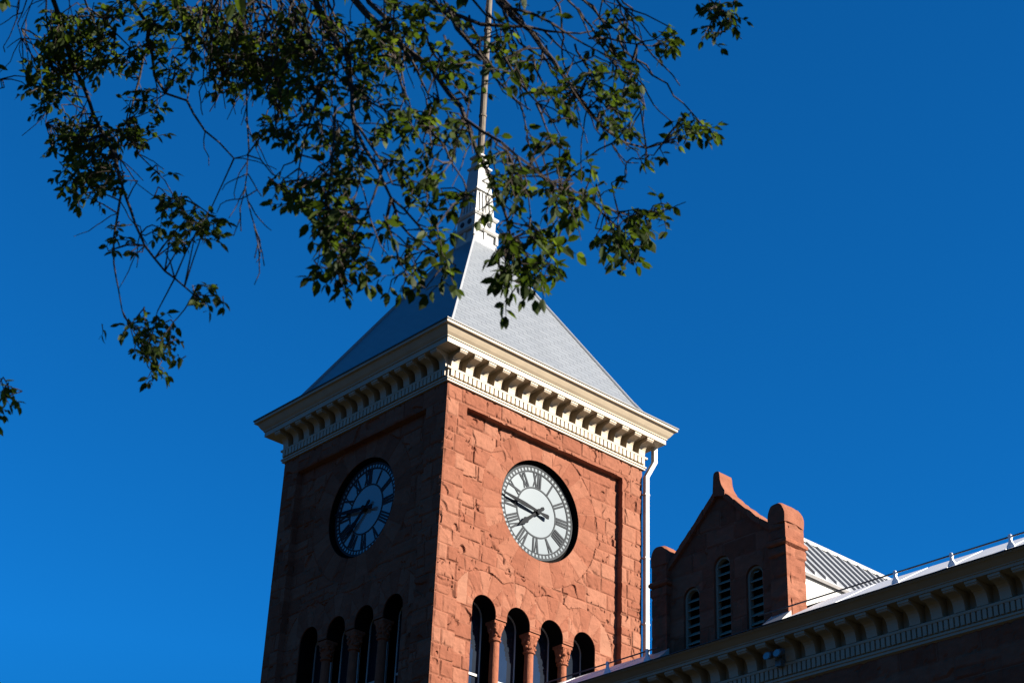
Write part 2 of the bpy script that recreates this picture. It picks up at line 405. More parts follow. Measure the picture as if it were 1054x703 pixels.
# clock faces -------------------------------------------------------
ROM = {1: 'I', 2: 'II', 3: 'III', 4: 'IIII', 5: 'V', 6: 'VI', 7: 'VII', 8: 'VIII', 9: 'IX', 10: 'X', 11: 'XI', 12: 'XII'}
R0, R1, DR = .69, 1.085, 1.262
for fname, (to3, W, seed) in faces.items():
    def P(x, y, h): return to3(CU + x, CV + y, -CLK_D + h)
    d = MB(); d.add([P(*p, 0) for p in arc(0, 0, DR, 0, 360, 96)[:-1]], [tuple(range(96))])
    face = d.build('clock_face', M['dial'], tower)
    def annulus(name, ra, rb, h, m):
        q = MB(); n = 96; A = arc(0, 0, ra, 0, 360, n); B = arc(0, 0, rb, 0, 360, n)
        q.add([P(*a, h) for a in A] + [P(*b, h) for b in B] + [P(*a, 0) for a in A] + [P(*b, 0) for b in B],
              [(i, i + 1, n + 2 + i, n + 1 + i) for i in range(n)] + [(i, i + 1, 2 * n + 3 + i, 2 * n + 2 + i) for i in range(n)] + [(n + 1 + i, n + 2 + i, 3 * n + 4 + i, 3 * n + 3 + i) for i in range(n)])
        return q.build(name, m, face)
    sr = MB(); reveal(sr, to3, arc(CU, CV, CR - .004, 0, 360, 96), -PD - .01, -CLK_D - .02); sr.add([to3(CU + r * math.cos(2 * math.pi * i / 96), CV + r * math.sin(2 * math.pi * i / 96), -PD - .01) for r in (CR + .004, CR - .004) for i in range(96)], [(i, (i + 1) % 96, 96 + (i + 1) % 96, 96 + i) for i in range(96)]); sr.add([P(*p, -.012) for p in arc(0, 0, CR, 0, 360, 96)[:-1]], [tuple(range(96))]); sr.build('dial_shade_surround', M['dark'], face)  # near-black surround: shade of the clock recess painted in
    annulus('dial_rim', 1.095, DR, .012, M['ring'])
    annulus('inner_ring', .655, .695, .012, M['ring'])
    annulus('outer_band', 1.235, DR + .012, .022, M['ring'])
    annulus('track_line', 1.105, 1.122, .016, M['numeral'])
    mk = MB()
    for k in range(60):
        a = R(6 * k + 3); c, s = math.cos(a), math.sin(a)
        w = .030
        mk.box(-w, w, 1.138, 1.212, .013, .017, lambda x, y, h, c=c, s=s: P(x * c + y * s, -x * s + y * c, h))
    mk.build('minute_track', M['dial'], face)
    for num in range(1, 13):
        a = R(30 * num); c, s = math.cos(a), math.sin(a); q = MB(); st = ROM[num]
        wd = {'I': .082, 'V': .15, 'X': .15}; tot = sum(wd[ch] for ch in st); x = -tot / 2; layer = 0
        def bar(x0, x1, w, q=q, c=c, s=s):
            global _l
            n_ = .013 + .0012 * (len(q.v) / 8)
            vs = []
            for h in (.004, n_):
                for (xx, yy) in ((x0 - w, R0 + .012), (x0 + w, R0 + .012), (x1 + w, R1), (x1 - w, R1)): vs.append(P(xx * c + yy * s, -xx * s + yy * c, h))
            q.add(vs, [(4, 5, 6, 7), (0, 1, 5, 4), (1, 2, 6, 5), (2, 3, 7, 6), (3, 0, 4, 7)])
        for ch in st:
            w_ = wd[ch]; k_ = .86
            if ch == 'I': bar((x + w_ / 2) * k_, x + w_ / 2, .026)
            elif ch == 'V': bar(x + w_ / 2, x + .025, .029); bar(x + w_ / 2, x + w_ - .02, .016)
            else: bar(x + w_ - .02, x + .025, .029); bar(x + .02, x + w_ - .02, .016)
            x += w_
        q.build('numeral', M['numeral'], face)
    def hand(name, deg, prof, h):
        a = R(deg); c, s = math.cos(a), math.sin(a); q = MB()
        f = lambda x, y, hh: P(x * c + y * s, -x * s + y * c, hh)
        q.prism(prof, f, h, h + .025); return q.build(name, M['hand'], face)
    hh_ = hand('hour_hand', 229, [(-.03, -.27), (-.055, -.20), (-.022, -.08), (-.03, 0), (-.05, .45), (-.085, .52), (0, .86), (.085, .52), (.05, .45), (.03, 0), (.022, -.08), (.055, -.20), (.03, -.27)], .055)
    hand('minute_hand', 277.6, [(-.05, -.36), (-.06, -.30), (-.025, -.10), (-.03, 0), (-.055, .5), (-.045, .80), (-.02, 1.22), (.02, 1.22), (.045, .80), (.055, .5), (.03, 0), (.025, -.10), (.06, -.30), (.05, -.36)], .085)
    hub = MB(); hub.prism(arc(0, 0, .075, 0, 360, 20)[:-1], P, 0, .13); hub.build('hub', M['hand'], face)

# arcade: windows and columns ---------------------------------------
for fname, (to3, W, seed) in faces.items():
    for ci, c in enumerate(AC):
        hw = .37; WD = ARC_D; zt = AV; zb = ABOT + .05
        fr = MB()
        def strip(outer, inner, h0, h1, fr=fr):
            n = len(outer)
            vs = [to3(*p, h) for h in (h0, h1) for p in outer] + [to3(*p, h) for h in (h0, h1) for p in inner]
            fs = []
            for i in range(n - 1):
                fs += [(n + i, n + i + 1, 3 * n + i + 1, 3 * n + i), (2 * n + i, 3 * n + i, 3 * n + i + 1, 2 * n + i + 1), (i, i + 1, n + i + 1, n + i)]
            fr.add(vs, fs)
        hw = .382
        outer = [(c - hw, zb), *arc(c, zt, hw, 180, 0, 16), (c + hw, zb)]
        inner = [(c - hw + .038, zb), *arc(c, zt, hw - .038, 180, 0, 16), (c + hw - .038, zb)]
        strip(outer, inner, -WD - .10, -WD - .05)
        for z_ in (-6.98, zb + .03): fr.box(c - hw + .05, c + hw - .05, z_ - .03, z_ + .03, -WD - .09, -WD - .03, to3)
        win = fr.build('window', M['white'], tower)
        gm = MB(); gl_ = [(c - hw + .02, zb), *arc(c, zt, hw - .03, 180, 0, 16), (c + hw - .02, zb)]
        gm.add([to3(*p, -WD - .065) for p in gl_], [tuple(range(len(gl_)))]); gm.build('pane', M['glass'], win)
    for ci in range(3):
        cx = (AC[ci] + AC[ci + 1]) / 2; dep = PD + .19
        # stone pier behind the column
        sh = MB(); sh.lathe([(.118, -2.45), (.118, -1.2), (.112, -.62), (.150, -.60), (.155, -.565), (.125, -.55)], (cx, dep, AV), 20, lambda x, y, z: to3(x, z, -y))
        col = sh.build('column', M['smooth_stone'], tower, smooth=False)
        cp = MB(); nseg = 28; prof = [(.120, -.56), (.124, -.48), (.134, -.40), (.148, -.32), (.160, -.25), (.168, -.18)]
        vs = []
        for i, (r, z) in enumerate(prof):
            for k in range(nseg):
                a = 2 * math.pi * k / nseg
                rr = r * (1 + (.16 * abs(math.sin(4 * a + (i % 2) * .8)) - .06) + .10 * noise.noise(Vector((a * 3, z * 14, ci * 3 + seed))))
                sq = max(abs(math.cos(a)), abs(math.sin(a))); rr *= 1 + (1 / sq - 1) * min(1, i / 4) * .8
                vs.append(to3(cx + rr * math.cos(a), AV + z, -(dep + rr * math.sin(a))))
        cp.add(vs, [(i * nseg + k, i * nseg + (k + 1) % nseg, (i + 1) * nseg + (k + 1) % nseg, (i + 1) * nseg + k) for i in range(len(prof) - 1) for k in range(nseg)])
        rgc = random.Random(ci + seed)
        for k in range(26):          # carved leaves
            a = rgc.uniform(0, 2 * math.pi); z = rgc.uniform(-.5, -.24); r = .135 + (z + .5) * .16; s_ = rgc.uniform(.028, .05)
            cp.lathe([(.003, -s_), (s_ * .8, -s_ * .6), (s_, 0), (s_ * .7, s_ * .7), (.003, s_)], (cx + r * math.cos(a), dep + r * math.sin(a), AV + z), 7, lambda x, y, z: to3(x, z, -y))
        cp.box(cx - .178, cx + .178, AV - .185, AV - .115, -(dep + .18), -(dep - .17), to3)
        cp.build('capital', M['smooth_stone'], col)

# downpipe at the far right corner
dp = MB()
def pipe(mb, pts, w, d):
    vs = []
    for x, y, z in pts: vs += [(x - w / 2, y - d / 2, z), (x + w / 2, y - d / 2, z), (x + w / 2, y + d / 2, z), (x - w / 2, y + d / 2, z)]
    n = len(pts); mb.add(vs, [(4 * i + k, 4 * i + (k + 1) % 4, 4 * i + 4 + (k + 1) % 4, 4 * i + 4 + k) for i in range(n - 1) for k in range(4)] + [(0, 1, 2, 3), tuple(4 * (n - 1) + k for k in range(4))])
pipe(dp, [(WX + .40, -.10, .80), (WX + .40, -.10, .33), (WX + .075, -.10, -.22), (WX + .075, -.10, -9.5)], .135, .115)
dpo = dp.build('downpipe', M['white'], tower)
for z in (-.75, -2.6, -4.45, -6.3, -8.15):
    s_ = MB(); s_.box(WX - .02, WX + .155, -.168, -.03, z - .025, z + .025); s_.build('strap', M['white'], dpo)

# ------------------------------------------------------------------ the wing with its dormer gable
XW, ZW, YE = 2.2, -9.20, -23.0
wing = thing('courthouse_wing', (9, -11, GZ), 'red sandstone wing with dark bracketed cornice and a gabled dormer beside the tower', 'building')
ww = MB(); tw = lambda u, v, h: (XW - h, -u, v)
csw = Courses(41, 0, 24, -23, ZW)
def hw_(u, v):
    e, tn, du, dv, b = csw.at(u, v); return rock(u, v, e, tn, du, dv, b, 41)
face_grid(ww, tw, lin(.0, 23, .06), lin(-12.2, ZW + .02, .05), hw_)
face_grid(ww, tw, lin(.0, 23, .25), lin(GZ, -12.2, .2), hw_)
ww.add([(XW, YE, GZ), (18, YE, GZ), (18, YE, -8.4), (XW, YE, -8.4)], [(0, 1, 2, 3)], .5)
ww.add([(18, YE, GZ), (18, 0, GZ), (18, 0, -8.4), (18, YE, -8.4)], [(0, 1, 2, 3)], .5)
ww.build('wall', M['stone'], wing)
wc = MB()
def straight(mb, prof, y0, y1, flip=False):
    n = len(prof); vs = [(XW - d, y0, ZW + z) for d, z in prof] + [(XW - d, y1, ZW + z) for d, z in prof]
    mb.add(vs, [(i, i + 1, n + i + 1, n + i) for i in range(n - 1)] + [tuple(range(n)), tuple(range(n, 2 * n))])
WPROF = CPROF[1:CPROF.index((.470, .785)) + 1] + [(.470, .845), (.492, .850), (.492, .868), (.510, .880), (.545, .905), (.60, .945), (.640, .968), (.662, .972), (.662, .982), (.685, .986), (.685, 1.0)]
straight(wc, [(-.05, -.05)] + WPROF + [(.6, 1.0), (-.05, 1.0)], YE, -.02)
wcor = wc.build('cornice', M['cream'], wing)
wd_ = MB()
k = 0; y = -.15
while y > YE + .2:
    wd_.box(XW - .110, XW - .058, y - .041, y + .041, ZW + .125, ZW + .314); y -= .12
wd_.build('dentil_band', M['cream'], wcor)
wg = MB(); wg.box(XW - .712, XW - .60, YE, -.02, ZW + 1.002, ZW + 1.018); wg.build('gutter_lip', M['gutter'], wcor)
src = None
for k in range(45):
    yb = -.328 - .5 * k
    if yb < -17: break
    if src is None: src = bracket_mesh(lambda d, z, w: (XW - d, yb + w, ZW + z), .245).build('bracket', M['cream'], wcor); y0b = yb
    else: copy_part(src, wcor, (0, yb - y0b, 0))
# eave flashing strips, lit from the side, and the roof behind them
XS0, ZS0, SLP = 1.53, ZW + 1.020, .60
XS1 = 3.0; ZS1 = ZS0 + (XS1 - XS0) * SLP
XD, RDG = 10.0, ZS1 + (10.0 - XS1) * .33
rs = MB()
rs.add([(XS1, YE, ZS1 - .02), (XS1, -.03, ZS1 - .02), (XD, -.03, RDG), (XD, YE, RDG)], [(0, 1, 2, 3)])
rs.add([(18, YE, ZS1), (18, -.03, ZS1), (XD, -.03, RDG), (XD, YE, RDG)], [(0, 1, 2, 3)])
wroof = rs.build('roof', M['metal'], wing)
def flash(y0, y1):
    q = MB(); q.prism([(XS0 - .012, ZS0 - .02), (XS0 - .012, ZS0), (XS1 + .02, ZS1), (XS1 + .02, ZS1 - .06)], lambda x, z, y: (x, y, z), y0, y1); return q.build('eave_panel', M['eave_white'], wroof)
def batten(y0, y1):
    q = MB(); q.prism([(XS0 + .04, ZS0 - .04), (XS0 + .04, ZS0), (XS1, ZS1 - .05), (XS1, ZS1 - .08)], lambda x, z, y: (x, y, z), y0, y1); return q.build('panel_joint', M['metal'], wroof)
y = -9.12
while y > -20:
    flash(y - 1.20, y); batten(y - 1.27, y - 1.20); y -= 1.27
y = -5.04
while y < -.7:
    flash(y, min(y + 1.02, -.06)); batten(y + 1.02, min(y + 1.12, -.05)); y += 1.12

# dormer -------------------------------------------------------------
YD = -6.98; HD = 1.92            # centre line and half width of the dormer
td = lambda u, v, h: (XW - h, YD - u, v)      # u runs towards the camera's right
LV = [(-.88, -6.48), (.0, -6.0), (.89, -6.46)]; LR = .23
csd = Courses(57, -HD, HD, -8.4, -4.2)
def gable_z(u):          # top of the wall
    a = abs(u); return -4.50 - 1.06 * a + .06 * a * a if a < 1.45 else -5.85
def kd(u, v):
    if v > gable_z(u) - .02: return False
    for c, t in LV:
        if abs(u - c) < LR and (v < t - LR or math.hypot(u - c, v - (t - LR)) < LR): return False
    return True
def hd(u, v):
    e, tn, du, dv, b = csd.at(u, v); h, t = rock(u, v, e, tn, du, dv, b, 57, .6); return h, t
bd = [[(c - LR, -8.4), *arc(c, t - LR, LR, 180, 0, 14), (c + LR, -8.4)] for c, t in LV] + [[(u, gable_z(u) - .02) for u in lin(-1.45, 1.45, .05)]]
dm = MB(); face_grid(dm, td, lin(-HD + .05, HD - .05, .04), lin(-8.4, -4.3, .04), hd, kd, bd, hb=.01)
for c, t in LV: reveal(dm, td, [(c - LR, -8.4), *arc(c, t - LR, LR, 180, 0, 14), (c + LR, -8.4)], .01, -.3)
# back and sides
bk = [(-1.5, -8.4), (-1.5, -5.85)] + [(u, gable_z(u) - .03) for u in lin(-1.45, 1.45, .1)] + [(1.5, -5.85), (1.5, -8.4)]
dm.add([td(u, v, -.5) for u, v in bk], [tuple(range(len(bk)))], .5)
for u in (-1.5, 1.5): dm.add([td(u, -8.4, 0), td(u, -8.4, -.55), td(u, -5.85, -.55), td(u, -5.85, 0)], [(0, 1, 2, 3)], .5)
dormer = dm.build('dormer', M['stone'], wing)
# coping: raised stone along the gable, curving up into the pilasters
def copz(u):
    a = abs(u); return -4.37 - 1.05 * a + .075 * a * a
for s_ in (-1, 1):
    cb = MB(); cuts = [.09, .44, .80, 1.16, 1.53]
    for q in range(4):           # four coping stones with open joints
        us_ = [s_ * a for a in lin(cuts[q] + .006, cuts[q + 1] - .006, .045)]; n = len(us_); hs = [.10, .0, -.14, -.28, -.42]; m_ = len(hs); off = random.uniform(-.012, .012)
        vs = []
        for u in us_:
            for h in hs:
                w_ = noise.noise(Vector((u * 7, h * 7, q))) * .03 + off; vs.append(td(u, copz(u) + w_, h + off * .5))
            for h in hs[::-1]:
                w_ = noise.noise(Vector((u * 7, h * 7, q + 9))) * .02; vs.append(td(u, copz(u) - .17 + w_, h + off * .5))
        r_ = 2 * m_
        cb.add(vs, [(i * r_ + k, i * r_ + (k + 1) % r_, (i + 1) * r_ + (k + 1) % r_, (i + 1) * r_ + k) for i in range(n - 1) for k in range(r_)] + [tuple(range(r_)), tuple(range((n - 1) * r_, n * r_))], random.uniform(.3, .8))
    cb.build('coping', M['stone'], dormer)
fn_ = MB(); fp = [(-.13, -4.60), (-.10, -4.14), (-.085, -4.07), (-.04, -4.04), (.03, -4.04), (.07, -4.07), (.085, -4.14), (.095, -4.27), (.13, -4.40), (.22, -4.56), (.22, -4.68)]
fn_.prism(fp, lambda u, v, h: td(u, v, h), .115, -.30); fn_.build('finial', M['stone'], dormer)
for s_ in (-1, 1):
    pb = MB(); u0, u1 = (1.43, 1.87) if s_ > 0 else (-1.93, -1.49)
    X0, X1 = XW - .14, XW + .46
    ztop = -5.78
    # rock-faced shaft: a ring of points, pushed in and out
    def ringpts(z, off, seed):
        out = []
        per = [(X0, YD - u0), (X0, YD - u1), (X1, YD - u1), (X1, YD - u0)]
        cx_, cy_ = (X0 + X1) / 2, YD - (u0 + u1) / 2
        for a, b in zip(per, per[1:] + per[:1]):
            for t in range(8):
                x = a[0] + (b[0] - a[0]) * t / 8; y = a[1] + (b[1] - a[1]) * t / 8
                nx, ny = (x - cx_), (y - cy_); l = math.hypot(nx, ny); edge = 0 if t == 0 else 1
                p = Vector((x * 3, y * 3, z * 3 + seed)); q = noise.noise(p) * 2.2; fl_ = math.floor(q); st = fl_ + min(1, max(0, (q - fl_ - .7) / .3))
                dd = off + (.022 * st + .02 * noise.noise(p * 2.3)) * edge
                out.append((x + nx / l * dd, y + ny / l * dd, z))
        return out
    zs = lin(-8.4, ztop, .05); rows = []
    joints = [-7.95, -7.45, -6.98, -6.52, -6.28, -6.18, -5.9]
    vs = []; tn = []
    for z in zs:
        bi = sum(z > j for j in joints); jn = any(abs(z - j) < .018 for j in joints)
        off = -.012 if jn else (.035 if bi == 4 else .0); r_ = ringpts(z, off, bi * 11); vs += r_; tn += [0.05 if jn else .2 + .7 * ((bi * .37) % 1)] * len(r_)
    m_ = 32; o_ = len(pb.v); pb.v += vs; pb.t += tn
    pb.f += [tuple(o_ + a for a in (i * m_ + k, i * m_ + (k + 1) % m_, (i + 1) * m_ + (k + 1) % m_, (i + 1) * m_ + k)) for i in range(len(zs) - 1) for k in range(m_)]
    pil = pb.build('pilaster', M['stone'], dormer)
    # moulded string at the neck and a round-headed cap stone
    sb = MB(); ring(sb, [(.0, -6.30), (.055, -6.26), (.06, -6.20), (.02, -6.15), (.0, -6.15)], X0, X1, YD - u1, YD - u0, 0, True); sb.build('string_course', M['smooth_stone'], pil)
    cm_ = MB(); hwid = (u1 - u0) / 2; uc = (u0 + u1) / 2
    cap_ = [(uc + hwid + .02, ztop - .01), *[(uc + (hwid + .02) * math.copysign(abs(math.cos(R(a))) ** .62, math.cos(R(a))), ztop + .16 + .30 * math.sin(R(a))) for a in range(0, 181, 12)], (uc - hwid - .02, ztop - .01)]
    nx_ = 9; rows = []
    for q in range(nx_):
        x = X0 - .02 + (X1 - X0 + .04) * q / (nx_ - 1); ins = .025 if q in (0, nx_ - 1) else 0
        for u, v in cap_:
            w_ = noise.noise(Vector((x * 5, u * 6, v * 6))) * .028; rows.append((x + w_ * .5, YD - (uc + (u - uc) * (1 - ins * 2) + w_ * .6), v - (ins if v > ztop else 0) + w_))
    m_ = len(cap_); cm_.add(rows, [(i * m_ + k, i * m_ + (k + 1) % m_, (i + 1) * m_ + (k + 1) % m_, (i + 1) * m_ + k) for i in range(nx_ - 1) for k in range(m_)] + [tuple(range(m_)), tuple(range((nx_ - 1) * m_, nx_ * m_))])
    cm_.build('pilaster_cap', M['stone'], pil)
    fb = MB(); fb.prism([(XS0 + .22, ZS0 + .12), (X0 + .02, ZS0 + .56 * .74), (X0 + .02, ZS0 - .05), (XS0 + .22, ZS0 - .05)], lambda x, z, y: (x, y, z), YD - u1 - .05, YD - u0 + .02)
    fb.build('base_flashing', M['white'], pil)
for c, t in LV:
    lo = MB(); r0 = LR - .004; r1 = LR - .055; zc = t - LR
    outer = [(c - r0, -8.35), *arc(c, zc, r0, 180, 0, 14), (c + r0, -8.35)]; inner = [(c - r1, -8.35), *arc(c, zc, r1, 180, 0, 14), (c + r1, -8.35)]
    n = len(outer); h0, h1 = -.16, -.05
    lo.add([td(*p, h) for h in (h0, h1) for p in outer] + [td(*p, h) for h in (h0, h1) for p in inner],
           [f for i in range(n - 1) for f in ((n + i, n + i + 1, 3 * n + i + 1, 3 * n + i), (2 * n + i, 3 * n + i, 3 * n + i + 1, 2 * n + i + 1))])
    z = -8.3
    while z < t - .08:
        hw2 = r1 if z < zc else math.sqrt(max(0, r1 * r1 - (z + .06 - zc) ** 2)) if z + .06 - zc < r1 else 0
        if hw2 > .03:
            lo.add([td(c - hw2, z, -.065), td(c + hw2, z, -.065), td(c + hw2, z + .11, -.2), td(c - hw2, z + .11, -.2),
                    td(c - hw2, z - .018, -.065), td(c + hw2, z - .018, -.065), td(c + hw2, z + .092, -.2), td(c - hw2, z + .092, -.2)],
                   [(0, 1, 2, 3), (4, 5, 6, 7), (0, 1, 5, 4)])
        z += .19
    lv = lo.build('louvred_window', M['louver'], dormer)
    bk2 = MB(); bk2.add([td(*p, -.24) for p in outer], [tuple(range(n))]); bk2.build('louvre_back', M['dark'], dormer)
# dormer roof: standing seam slopes running back, white cheeks
ZR, ZE, EO = -4.74, -6.42, 1.44
droof = MB()
X0, X1 = XW + .40, 10.2
for s_ in (-1, 1):
    droof.prism([(0, ZR), (s_ * EO, ZE), (s_ * EO, ZE - .06), (0, ZR - .07)], lambda u, v, x: (x, YD + .02 - u, v), X0, X1)
    x = X0 + .25
    while x < X1:
        droof.prism([(0.02 * s_, ZR - .023 + .0), (s_ * EO, ZE + .002), (s_ * EO, ZE + .075), (0.02 * s_, ZR + .052)], lambda u, v, xx: (xx, YD + .02 - u, v), x - .03, x + .03)
        x += .37
dr = droof.build('dormer_roof', M['metal'], dormer)
rc = MB(); rc.prism([(-.09, ZR - .06), (-.09, ZR + .01), (0, ZR + .09), (.09, ZR + .01), (.09, ZR - .06)], lambda u, v, x: (x, YD + .02 - u, v), X0, X1 + .02); rc.build('ridge_cap', M['white'], dormer)
for s_ in (-1, 1):
    ck = MB(); y = YD - s_ * 1.36; ck.box(X0, 6.0, min(y, y - s_ * .05), max(y, y - s_ * .05), -8.3, ZE - .02)
    ck.build('dormer_cheek', M['white'], dormer)
for s_ in (-1, 1):
    fb = MB(); y = YD - s_ * 1.43; fb.box(X0, 6.3, min(y, y - s_ * .05), max(y, y - s_ * .05), ZE - .13, ZE - .055)
    fb.build('eave_board', M['rail'], dormer)

# snow rail along the eaves
rl = MB(); XR, ZRL = 1.76, -7.83; ZP = ZS0 + .23 * SLP
for y0, y1 in ((YE, -8.30), (-5.5, -.1)):
    rl.tube([(XR, y0, ZRL), (XR, (y0 + y1) / 2, ZRL), (XR, y1, ZRL)], .017, 8)
rail = rl.build('snow_rail', M['rail'], wing)
yp = [-11.70, -12.98, -14.25, -15.5, -16.8, -5.2, -4.0]
for y in yp:
    pp = MB(); pp.prism([(-.095, -.06), (-.075, .04), (-.035, .10), (-.022, .165), (-.034, .19), (-.034, .235), (-.015, .255), (.015, .255), (.034, .235), (.034, .19), (.022, .165), (.035, .10), (.075, .04), (.095, -.06)], lambda a, z, x, y=y: (x, y + a, ZP + z), XR - .025, XR + .025)
    pp.build('rail_post', M['eave_white'], rail)

# floodlight fixed under the wing's eaves
fx = Vector((1.92, -8.60, -8.74))
flood = thing('floodlight', fx, 'small twin-headed grey floodlight fixed between two brackets under the dark eaves of the wing', 'floodlight')
b = MB(); b.box(fx.x + .04, fx.x + .185, fx.y - .07, fx.y + .07, fx.z - .16, fx.z - .02); b.tube([fx + Vector((.1, 0, -.05)), fx + Vector((0, 0, .0)), fx + Vector((-.05, 0, .04))], .03, 8); b.build('mount', M['lamp'], flood)
for dy in (-.13, .13):
    h = MB(); c = fx + Vector((-.08, dy, .03))
    h.prism(arc(0, 0, .10, 0, 360, 16)[:-1], lambda a, q, t: c + Vector((-.06 + t * .9, a, q * .8 + t * .35)), .0, .16)
    h.tube([fx + Vector((-.03, 0, .03)), c + Vector((.03, 0, .03))], .022, 8)
    ho = h.build('lamp_head', M['lamp'], flood)
    l = MB(); l.prism(arc(0, 0, .082, 0, 360, 16)[:-1], lambda a, q, t: c + Vector((-.063 + t * .9, a, q * .8 + t * .35)), -.008, .004); l.build('lens', M['lens'], ho)

# ------------------------------------------------------------------ the tree over the viewer
FW = Vector((.574, .652, .496)); YAW, PIT, ROL, FPX = .848742, .518869, .043896, 1813.57
cy_, sy_, cp_, sp_ = math.cos(YAW), math.sin(YAW), math.cos(PIT), math.sin(PIT)
FW = Vector((cy_ * cp_, sy_ * cp_, sp_)); RT = Vector((sy_, -cy_, 0)); UP = RT.cross(FW)
c_, s_ = math.cos(ROL), math.sin(ROL); RT, UP = RT * c_ + UP * s_, UP * c_ - RT * s_
#@@TREE@@
def dep(x, y): return 7.7 + .75 * math.sin(x / 120 + 1) + .55 * math.sin(y / 75 + x / 210)
def P3(x, y, d=None):
    d = dep(x, y) if d is None else d
    return CAM + (FW + RT * ((x - 527) / FPX) - UP * ((y - 351.5) / FPX)) * d
rg = random.Random(5)
tp = P3(-380, -170, 8.3); tree_base = Vector((tp.x, tp.y, GZ))
tree = thing('tree', tree_base, 'leafy deciduous tree whose drooping branches hang in front of the spire and the blue sky', 'tree')

# hanging boughs, as they cross the view: (start radius in metres, points)
BOUGHS = [
 (.020, [(50,-60),(55,0),(63,29),(73,63),(85,85),(96,118),(118,161),(126,193),(135,219),(149,253),(170,279),(199,303)]),
 (.009, [(126,193),(121,220),(117,245),(117,271),(121,298),(126,320),(140,345)]),
 (.006, [(118,155),(124,164),(141,188),(158,203),(176,209)]),
 (.008, [(130,125),(143,159),(157,173),(170,186),(180,204)]),
 (.022, [(118,-70),(135,0),(152,26),(153,45),(147,58),(143,80),(137,102),(133,122)]),
 (.012, [(70,-40),(90,8),(106,19),(119,34),(133,49),(150,48)]),
 (.012, [(152,40),(157,56),(160,78),(171,96),(192,104),(199,118),(211,135),(225,147),(242,163),(254,160)]),
 (.012, [(250,-50),(252,0),(254,60),(254,120),(256,154),(252,192),(259,222),(264,240),(270,262),(272,274)]),
 (.004, [(256,180),(264,195),(269,202)]), (.004, [(253,192),(247,215),(248,238)]), (.004, [(262,232),(266,250),(262,266)]),
 (.007, [(26,-40),(20,-5),(17,20),(10,38),(4,48),(5,54)]), (.006, [(34,-40),(28,0),(18,25),(22,40),(28,50),(33,58),(37,63),(50,61)]),
 (.004, [(22,40),(20,52),(22,60)]), (.005, [(42,-20),(33,3),(27,18),(22,30)]),
 (.007, [(46,-30),(50,40),(49,90),(49,118),(47,128)]), (.006, [(55,60),(58,67),(73,87),(87,113)]),
 (.021, [(318,-80),(325,0),(339,31),(357,58),(361,84),(364,127),(375,152),(390,176),(402,204),(415,215),(429,230),(446,250)]),
 (.009, [(402,204),(398,225),(405,250),(412,274)]), (.008, [(402,204),(410,228),(420,242),(441,257),(462,270)]),
 (.009, [(361,84),(375,102),(392,112),(410,122)]),
 (.026, [(335,-70),(364,0),(388,24),(416,50),(443,70),(462,95),(474,110),(482,132),(492,158),(500,174),(511,194),(522,229),(526,246)]),
 (.011, [(480,124),(497,136),(516,146),(533,161),(555,180),(579,194),(601,200),(622,214)]),
 (.018, [(365,-40),(380,3),(395,17),(404,40),(406,60),(412,84),(420,104)]),
 (.018, [(425,-40),(443,0),(457,14),(474,17),(494,25),(516,27),(542,28),(562,32),(597,35),(612,32)]),
 (.020, [(500,-40),(513,2),(530,19),(545,32),(559,51),(576,72),(590,90),(605,112),(619,131),(643,147),(665,153),(682,148)]),
 (.005, [(630,147),(633,155),(645,168),(657,168)]),
 (.012, [(505,-30),(520,8),(549,15),(566,24),(590,38),(614,53),(631,63)]), (.008, [(560,32),(580,52),(602,62)]),
 (.012, [(470,-40),(486,0),(499,15),(512,22),(530,28)]),
 (.013, [(462,12),(470,30),(494,57),(511,82),(525,97),(537,111),(542,134)]),
 (.009, [(520,60),(535,85),(552,106),(561,115),(569,126),(578,143)]), (.007, [(552,106),(562,130),(570,150)]),
 (.009, [(420,55),(429,73),(440,96),(452,104)]), (.006, [(416,50),(414,75),(418,97),(409,122)]),
 (.009, [(364,127),(370,132),(383,152),(395,171),(404,190)]),
 (.008, [(440,130),(457,151),(465,168),(477,185),(482,202)]), (.008, [(364,127),(370,168),(370,188),(362,214)]),
 (.006, [(500,174),(507,190),(515,206),(521,226),(523,248)]), (.007, [(522,155),(533,185),(544,202),(546,222)]),
 (.007, [(606,40),(626,40),(641,44),(672,48)]), (.004, [(632,-10),(633,10),(632,24)]), (.005, [(600,-10),(620,0),(642,8)]),
 (.010, [(722,-60),(728,-5),(738,6),(748,16)]), (.005, [(604,80),(608,90),(624,111)]),
 (.010, [(290,-40),(300,10),(322,48),(350,82),(372,96),(388,118)]), (.010, [(230,-40),(225,0),(222,40),(228,80),(232,112)]),
 (.008, [(275,-40),(280,20),(286,60),(290,95),(284,130)]), (.008, [(180,-30),(190,10),(205,38),(213,48)]),
 (.008, [(328,96),(318,128),(310,160),(306,186),(302,204)]), (.008, [(345,110),(343,150),(340,180),(334,220),(338,262)]),
 (.007, [(395,171),(385,200),(372,232),(350,262),(346,280)]),
 (.008, [(558,182),(575,200),(585,220)]), (.008, [(601,200),(622,222),(640,240),(652,250)]), (.006, [(622,214),(650,222),(672,220),(690,213)]),
 (.012, [(-60,-60),(-50,120),(-40,260),(-25,360),(-5,400),(8,408)]), (.006, [(-46,60),(-20,70),(0,82)]),
]
